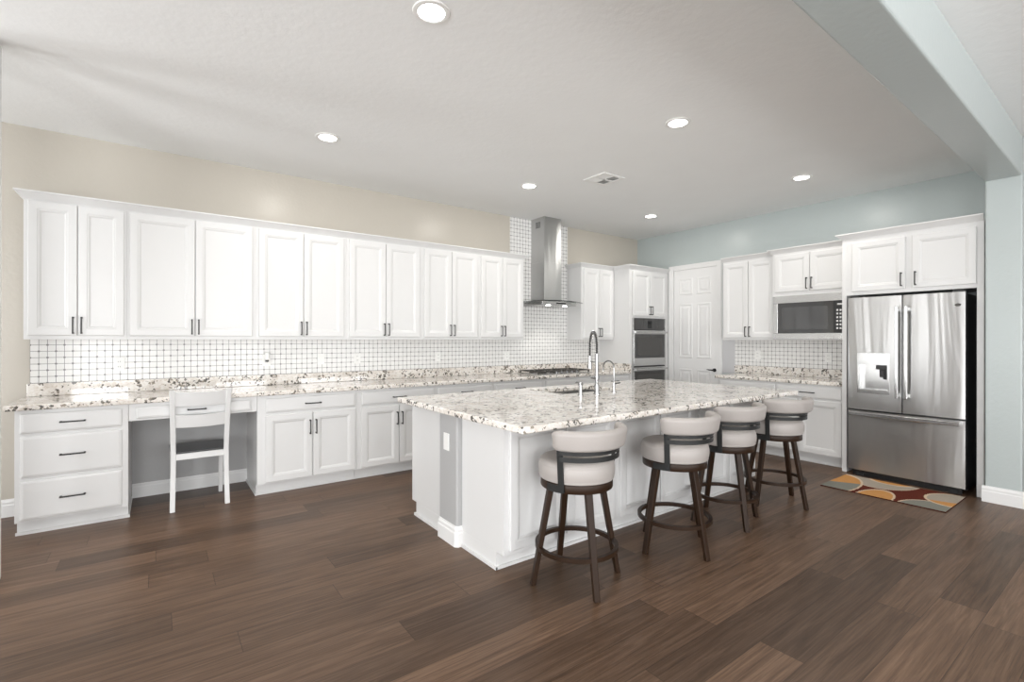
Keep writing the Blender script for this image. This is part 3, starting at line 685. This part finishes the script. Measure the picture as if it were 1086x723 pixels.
# ------------------------------------------------------------------ stools
def rrect(w, h, r_, n_=4):
    out = []
    for cx, cy, a0 in ((w/2-r_, h/2-r_, 0), (-w/2+r_, h/2-r_, PI/2), (-w/2+r_, -h/2+r_, PI), (w/2-r_, -h/2+r_, 1.5*PI)):
        for i in range(n_+1): a = a0+PI/2*i/n_; out.append((cx+r_*math.cos(a), cy+r_*math.sin(a)))
    return out
def make_stool(label, legrot):
    r = thing('swivel_bar_stool', label, 'stool', (0, 0, 0), 0, 'swivel stools along the island')
    # seat-side direction: back rest centred on local -y
    for k in range(4):
        a = k*PI/2; d = Vector((math.cos(a), math.sin(a), 0)); bm = bmesh.new()
        beam_between(bm, d*.155+Vector((0, 0, .553)), d*.262, .040, .032, .034, .026, (-d.y, d.x, 0))
        for v_ in bm.verts:
            if v_.co.z < .05: v_.co.z = 0
        lg = obj('leg', bm, 'bronze', r, bevel=.004)
    bm = bmesh.new(); R = lathe(bm, [(.214, .188), (.236, .188), (.236, .212), (.214, .212), (.214, .188)], 48); obj('foot_ring', bm, 'bronze', r, smooth='auto')
    bm = bmesh.new(); lathe(bm, [(.0005, .546), (.17, .546), (.17, .550)], 32); lathe(bm, [(.0005, .556), (.17, .556), (.17, .546)], 32); obj('swivel_plate', bm, 'black', r, smooth='auto')
    bm = bmesh.new(); lathe(bm, [(.186, .540), (.203, .540), (.205, .544), (.205, .582), (.203, .586), (.0005, .586), (.0005, .556), (.186, .556), (.186, .540)], 48); obj('seat_ring', bm, 'bronze', r, smooth='auto')
    prof = [(.0005, .5865), (.198, .5865), (.209, .590), (.212, .596), (.2105, .602), (.215, .612), (.2175, .636), (.2165, .658), (.2135, .668), (.2125, .672), (.2135, .676), (.208, .688), (.194, .698), (.165, .704), (.08, .708), (.0005, .709)]
    bm = bmesh.new(); lathe(bm, prof, 48); obj('seat_cushion', bm, 'leather', r, smooth=True)
    # back pad: sweep with rounded ends, raked outward
    half = math.radians(73); fr = []; bm = bmesh.new(); base = rrect(.050, .112, .024, 5); n_ = 36; rings = []
    for i in range(n_+1):
        u = i/n_; a = -PI/2-half+2*half*u
        e = min(u, 1-u)*n_; s = 1.0 if e > 3 else (math.sqrt(max(0, 1-(1-e/3)**2)) if e > 0 else .0)
        s = .25+.75*s
        rad = Vector((math.cos(a), math.sin(a), 0)); up = (Vector((0, 0, 1))+rad*.16).normalized(); out = (rad-Vector((0, 0, 1))*.16).normalized()
        o_ = rad*.254+Vector((0, 0, .832)); sz = .62+.38*s
        rings.append([bm.verts.new(o_+out*x_*s+up*y_*sz) for x_, y_ in base])
    m_ = len(base)
    for A, B in zip(rings, rings[1:]):
        for k in range(m_): bm.faces.new((A[k], A[(k+1) % m_], B[(k+1) % m_], B[k]))
    cap(bm, rings[0], True); cap(bm, rings[-1])
    obj('back_cushion', bm, 'leather', r, smooth='auto')
    h2 = math.radians(66)
    for z, hh in ((.766, .024), (.730, .026)):
        bm = bmesh.new(); fr = []
        for i in range(29):
            a = -PI/2-h2+2*h2*i/28; rad = Vector((math.cos(a), math.sin(a), 0)); fr.append((rad*.236+Vector((0, 0, z)), rad, (0, 0, 1)))
        R = sweep(bm, fr, [(-.004, -hh/2), (.004, -hh/2), (.004, hh/2), (-.004, hh/2)]); cap(bm, R[0], True); cap(bm, R[-1]); obj('back_band', bm, 'gunmetal', r, smooth='auto')
    for s in (-1, 1):
        a = -PI/2+s*h2; rad = Vector((math.cos(a), math.sin(a), 0)); tg = (-rad.y, rad.x, 0)
        bm = bmesh.new(); beam_between(bm, rad*.212+Vector((0, 0, .545)), rad*.234+Vector((0, 0, .792)), .034, .009, .034, .009, tg)
        obj('back_upright', bm, 'gunmetal', r, bevel=.0015)
        a2 = -PI/2+s*math.radians(92)
        bm = bmesh.new(); fr = []
        for i in range(9):
            aa = a+(a2-a)*i/8; rr_ = Vector((math.cos(aa), math.sin(aa), 0)); fr.append((rr_*.2105+Vector((0, 0, .563)), rr_, (0, 0, 1)))
        R = sweep(bm, fr, [(-.003, -.02), (.003, -.02), (.003, .02), (-.003, .02)]); cap(bm, R[0], True); cap(bm, R[-1]); obj('seat_bracket', bm, 'gunmetal', r, smooth='auto')
    return r
ST = [((1.94, 2.025), -20, 0, 'taupe leather bar stool nearest the camera, at the near corner of the island'),
      ((2.775, 1.965), -7, 0, 'taupe leather bar stool second from the near corner of the island'),
      ((3.50, 2.03), -27, -3, 'taupe leather bar stool third from the near corner, behind the second one'),
      ((4.235, 2.01), -5, -12, 'taupe leather bar stool farthest from the camera, nearest the fridge')]
proto = None
def place_stool(first, loc, legrot, seatrot, lab):
    r = proto if first else dup(proto, loc, 0, lab)
    r.location = loc; r.rotation_euler = (0, 0, math.radians(seatrot))
    for ch_ in r.children:
        if ch_.name.split('.')[0] in ('leg', 'foot_ring'): ch_.rotation_euler = (0, 0, math.radians(legrot-seatrot))
    return r
proto = make_stool(ST[0][3], 0)
for i, (p, lr, sr, lab) in enumerate(ST): place_stool(i == 0, (p[0], p[1], 0), lr, sr, lab)

# ------------------------------------------------------------------ desk chair (faces +y, rear legs nearest the camera)
r = thing('desk_chair', 'white wooden ladder-back chair with dark seat tucked under the desk', 'chair', (.288, 4.69, 0))
hw = .185
def post_pts(s): return [(s*.188, -.024, 0), (s*.185, -.006, .16), (s*.182, .006, .34), (s*.182, .006, .46), (s*.184, -.012, .60), (s*.188, -.047, .76), (s*.192, -.092, .965)]
def curve_bar(bm, pts, w_, d_):
    fr = []; P_ = [Vector(p) for p in pts]
    for i, p in enumerate(P_):
        d = (P_[min(i+1, len(P_)-1)]-P_[max(i-1, 0)]).normalized(); n2 = d.cross(Vector((1, 0, 0))).normalized(); fr.append((p, Vector((1, 0, 0)), n2))
    R = sweep(bm, fr, [(-w_/2, -d_/2), (w_/2, -d_/2), (w_/2, d_/2), (-w_/2, d_/2)]); cap(bm, R[0], True); cap(bm, R[-1])
    for v_ in bm.verts:
        if v_.co.z < .02: v_.co.z = 0
for s in (-1, 1):
    bm = bmesh.new(); curve_bar(bm, post_pts(s), .036, .030); obj('back_leg', bm, 'white', r, bevel=.004, smooth='auto')
    bm = bmesh.new(); beam_between(bm, (s*.175, .375, .0), (s*.178, .375, .43), .030, .030, .038, .038, (1, 0, 0)); obj('front_leg', bm, 'white', r, bevel=.004)
    obj('side_rail', BM((s*.178-.011, s*.178+.011, .022, .36, .385, .43)), 'white', r, bevel=.002)
def ladder(z0, z1, y0, y1, bow):
    bm = bmesh.new(); n_ = 12; R = []
    for i in range(n_+1):
        u = -1+2*i/n_; xx = u*.178; b = bow*(1-u*u)
        R.append([bm.verts.new((xx, y0-b-.009, z0-.006*(1-u*u))), bm.verts.new((xx, y0-b+.009, z0-.006*(1-u*u))), bm.verts.new((xx, y1-b+.009, z1-.010*(1-u*u))), bm.verts.new((xx, y1-b-.009, z1-.010*(1-u*u)))])
    for A, B in zip(R, R[1:]):
        for k in range(4): bm.faces.new((A[k], A[(k+1) % 4], B[(k+1) % 4], B[k]))
    cap(bm, R[0], True); cap(bm, R[-1]); return bm
obj('back_slat', ladder(.838, .955, -.062, -.088, .020), 'white', r, bevel=.002, smooth='auto')
obj('back_slat', ladder(.665, .770, -.026, -.048, .016), 'white', r, bevel=.002, smooth='auto')
obj('back_rail', BM((-.17, .17, -.006, .016, .40, .448)), 'white', r, bevel=.002)
obj('front_rail', BM((-.165, .165, .366, .386, .385, .43)), 'white', r, bevel=.002)
bm = bmesh.new(); out = [(-.20, .395), (-.19, .41), (.19, .41), (.20, .395), (.195, .04), (.162, .024), (-.162, .024), (-.195, .04)]
lo = [bm.verts.new((a, b, .431)) for a, b in out]; hi = [bm.verts.new((a*1.02, b, .463)) for a, b in out]
for i in range(8): bm.faces.new((lo[i], lo[(i+1) % 8], hi[(i+1) % 8], hi[i]))
bm.faces.new(lo); bm.faces.new(hi[::-1]); obj('seat', bm, 'seat_dark', r, bevel=.010, segs=3)

# ------------------------------------------------------------------ rug
def rug_color(u, v):
    # u: 0 left edge .. 1 right edge (long side .9 m), v: 0 front .. 1 fridge side
    X, Y = u*.90, v*.61
    maroon, grey, beige, orange, cream = (.135, .030, .018), (.27, .27, .235), (.47, .41, .34), (.66, .33, .115), (.74, .58, .42)
    def circ(cx, cy, rx, ry, a=0):
        dx_, dy_ = X-cx, Y-cy; ca, sa = math.cos(a), math.sin(a)
        return math.hypot((dx_*ca+dy_*sa)/rx, (-dx_*sa+dy_*ca)/ry)
    c = maroon
    d = circ(.33, .64, .26, .35)                   # beige field at the back
    if d < 1 or (X < .2 and Y > .4): c = beige
    if .965 < d < 1.0 and X > .2: c = cream
    d = circ(.37, .64, .17, .125)                  # orange petal at the back edge
    if d < 1: c = orange
    if .9 < d < 1.06: c = cream
    d = circ(-.02, .15, .27, .45)                  # disc at the left, orange over grey
    if d < 1: c = orange if Y > .207+.51*X else grey
    if .955 < d < 1.02: c = cream
    d = circ(.42, .0, .13, .27)                    # orange leaf at the front
    if d < 1: c = orange
    if .92 < d < 1.04: c = cream
    d = circ(.80, -.02, .21, .26)                  # grey half disc at the front right
    if d < 1: c = grey
    if .95 < d < 1.02: c = cream
    d = circ(.88, .40, .20, .22)                   # beige oval at the right with an orange foot
    if d < 1: c = beige if Y > .29+.3*(X-.774) else orange
    if .93 < d < 1.03: c = cream
    return c
bm = bmesh.new(); NX, NY = 150, 100; RX0, RX1, RY0, RY1 = 5.025, 5.638, 1.070, 1.965
gv = [[bm.verts.new((RX0+(RX1-RX0)*j/NY, RY1-(RY1-RY0)*i/NX, .009)) for j in range(NY+1)] for i in range(NX+1)]
cl = bm.loops.layers.float_color.new('pattern')
for i in range(NX):
    for j in range(NY):
        f = bm.faces.new((gv[i][j], gv[i+1][j], gv[i+1][j+1], gv[i][j+1]))
        c_ = rug_color((i+.5)/NX, (j+.5)/NY)
        for lp in f.loops: lp[cl] = (*c_, 1)
edge = (.07, .022, .016, 1)
ring = [gv[i][0] for i in range(NX+1)]+[gv[NX][j] for j in range(1, NY+1)]+[gv[i][NY] for i in range(NX-1, -1, -1)]+[gv[0][j] for j in range(NY-1, 0, -1)]
low = [bm.verts.new((v_.co.x, v_.co.y, 0)) for v_ in ring]
for k in range(len(ring)):
    q = (k+1) % len(ring); f = bm.faces.new((ring[k], ring[q], low[q], low[k]))
    for lp in f.loops: lp[cl] = edge
tag(obj('kitchen_rug', bm, 'rug'), 'small maroon, orange and grey patterned rug in front of the fridge', 'rug')

# ------------------------------------------------------------------ outlets and switches
def outlet(name, lab, loc, rotz, kind='outlet', grp=None):
    r = thing(name, lab, 'outlet' if kind == 'plain' else kind, loc, rotz, grp)
    obj('cover_plate', BM((-.036, .036, -.006, 0, -.058, .058)), 'plate', r, bevel=.002)
    if kind == 'plain': pass
    elif kind == 'switch': obj('rocker', BM((-.016, .016, -.010, -.0055, -.033, .033)), 'plate', r, bevel=.002)
    else:
        for z in (.021, -.021):
            f = obj('socket', BM((-.016, .016, -.0085, -.0055, z-.014, z+.014)), 'plate', r, bevel=.002)
            obj('slots', BM((-.008, -.005, -.0090, -.008, z-.004, z+.006), (.005, .008, -.0090, -.008, z-.004, z+.006)), 'dark_slot', f)
    return r
YO = DA-.0082
GO = 'wall plates on the long backsplash'
outlet('wall_outlet', 'white outlet on the tile above the left end of the worktop', (-.257, YO, 1.152), 0, 'outlet', GO)
outlet('wall_outlet', 'white outlet behind the small plug-in device', (.872, YO, 1.16), 0, 'outlet', GO)
outlet('light_switch', 'white plate on the tile, first to the right of the plug-in device', (1.387, YO, 1.16), 0, 'switch', GO)
outlet('wall_outlet', 'white outlet on the tile, second to the right of the plug-in device', (1.769, YO, 1.158), 0, 'outlet', GO)
outlet('wall_outlet', 'white outlet on the tile midway between plug-in device and cooktop', (2.753, YO, 1.157), 0, 'outlet', GO)
outlet('wall_outlet', 'white outlet on the tile just left of the cooktop', (3.78, YO, 1.15), 0, 'outlet', GO)
outlet('wall_outlet', 'white outlet on the short backsplash nearer the pantry door', (DB-.0082, 3.281, 1.165), RB, 'outlet', 'outlets on the short backsplash')
outlet('wall_outlet', 'white outlet on the short backsplash nearer the fridge', (DB-.0082, 2.438, 1.155), RB, 'outlet', 'outlets on the short backsplash')
outlet('wall_outlet', 'white cover plate on the grey wall end of the island', (1.5918, 2.925, .672), RB, 'plain')
r = thing('plug_in_device', 'small white plug-in device with dark base in a backsplash outlet', 'device', (.872, YO-.0092, 1.185))
obj('housing', BM((-.018, .018, -.045, 0, -.022, .055)), 'plate', r, bevel=.008, segs=3)
obj('socket_face', BM((-.014, .014, -.040, -.002, -.040, -.022)), 'dark_slot', r, bevel=.002)

# ------------------------------------------------------------------ ceiling fittings
spots = [(1.12, 2.225, 'nearest the camera, at the top edge of the photo'), (1.13, 4.11, 'above the desk end of the kitchen'), (3.21, 2.245, 'above the middle of the island seating'),
         (3.24, 4.12, 'between the range hood and the air vent'), (5.31, 2.255, 'nearest the fridge'), (5.34, 4.155, 'nearest the oven tower')]
def can(x, y, lab):
    r = thing('recessed_light', 'round recessed ceiling light '+lab, 'ceiling light', (x, y, CE), 0, 'recessed kitchen ceiling lights')
    bm = bmesh.new(); lathe(bm, [(.068, -.0005), (.068, -.006), (.075, -.009), (.092, -.006), (.095, -.0005)], 40); obj('trim_ring', bm, 'plate', r, smooth='auto')
    bm = bmesh.new(); R = lathe(bm, [(.069, -.0012), (.067, -.0035), (.0005, -.0040)], 40); obj('lens', bm, 'glow', r, smooth=True)
    l_ = bpy.data.lights.new('can_light', 'AREA'); l_.shape = 'DISK'; l_.size = .13; l_.energy = CAN_W; l_.color = (1, .96, .90)
    o_ = bpy.data.objects.new('can_light', l_); COL.objects.link(o_); o_.parent = r; o_.location = (0, 0, -.012)
for x, y, lab in spots: can(x, y, lab)
r = thing('ceiling_vent', 'square white ceiling air vent near the range hood', 'vent', (3.715, 3.478, CE))
obj('vent_frame', BM((-.15, .15, -.15, -.118, -.010, -.0005), (-.15, .15, .118, .15, -.010, -.0005), (-.15, -.118, -.118, .118, -.010, -.0005), (.118, .15, -.118, .118, -.010, -.0005),
   (-.012, .012, -.118, .118, -.010, -.0005), (-.118, .118, -.012, .012, -.010, -.0005)), 'plate', r, bevel=.002)
obj('duct', BM((-.118, .118, -.118, .118, -.0015, -.0004)), 'vent_dark', r)
for qx, qy in ((-1, -1), (1, -1), (-1, 1), (1, 1)):
    bm = bmesh.new()
    for k in range(5):
        c_ = .024+.021*k
        if qx*qy > 0: beam_between(bm, (qx*.013, qy*c_, -.006), (qx*.117, qy*c_, -.006), .012, .0015, .012, .0015, (0, 1, .8*qy))
        else: beam_between(bm, (qx*c_, qy*.013, -.006), (qx*c_, qy*.117, -.006), .012, .0015, .012, .0015, (1, 0, .8*qx))
    obj('louver', bm, 'plate', r)
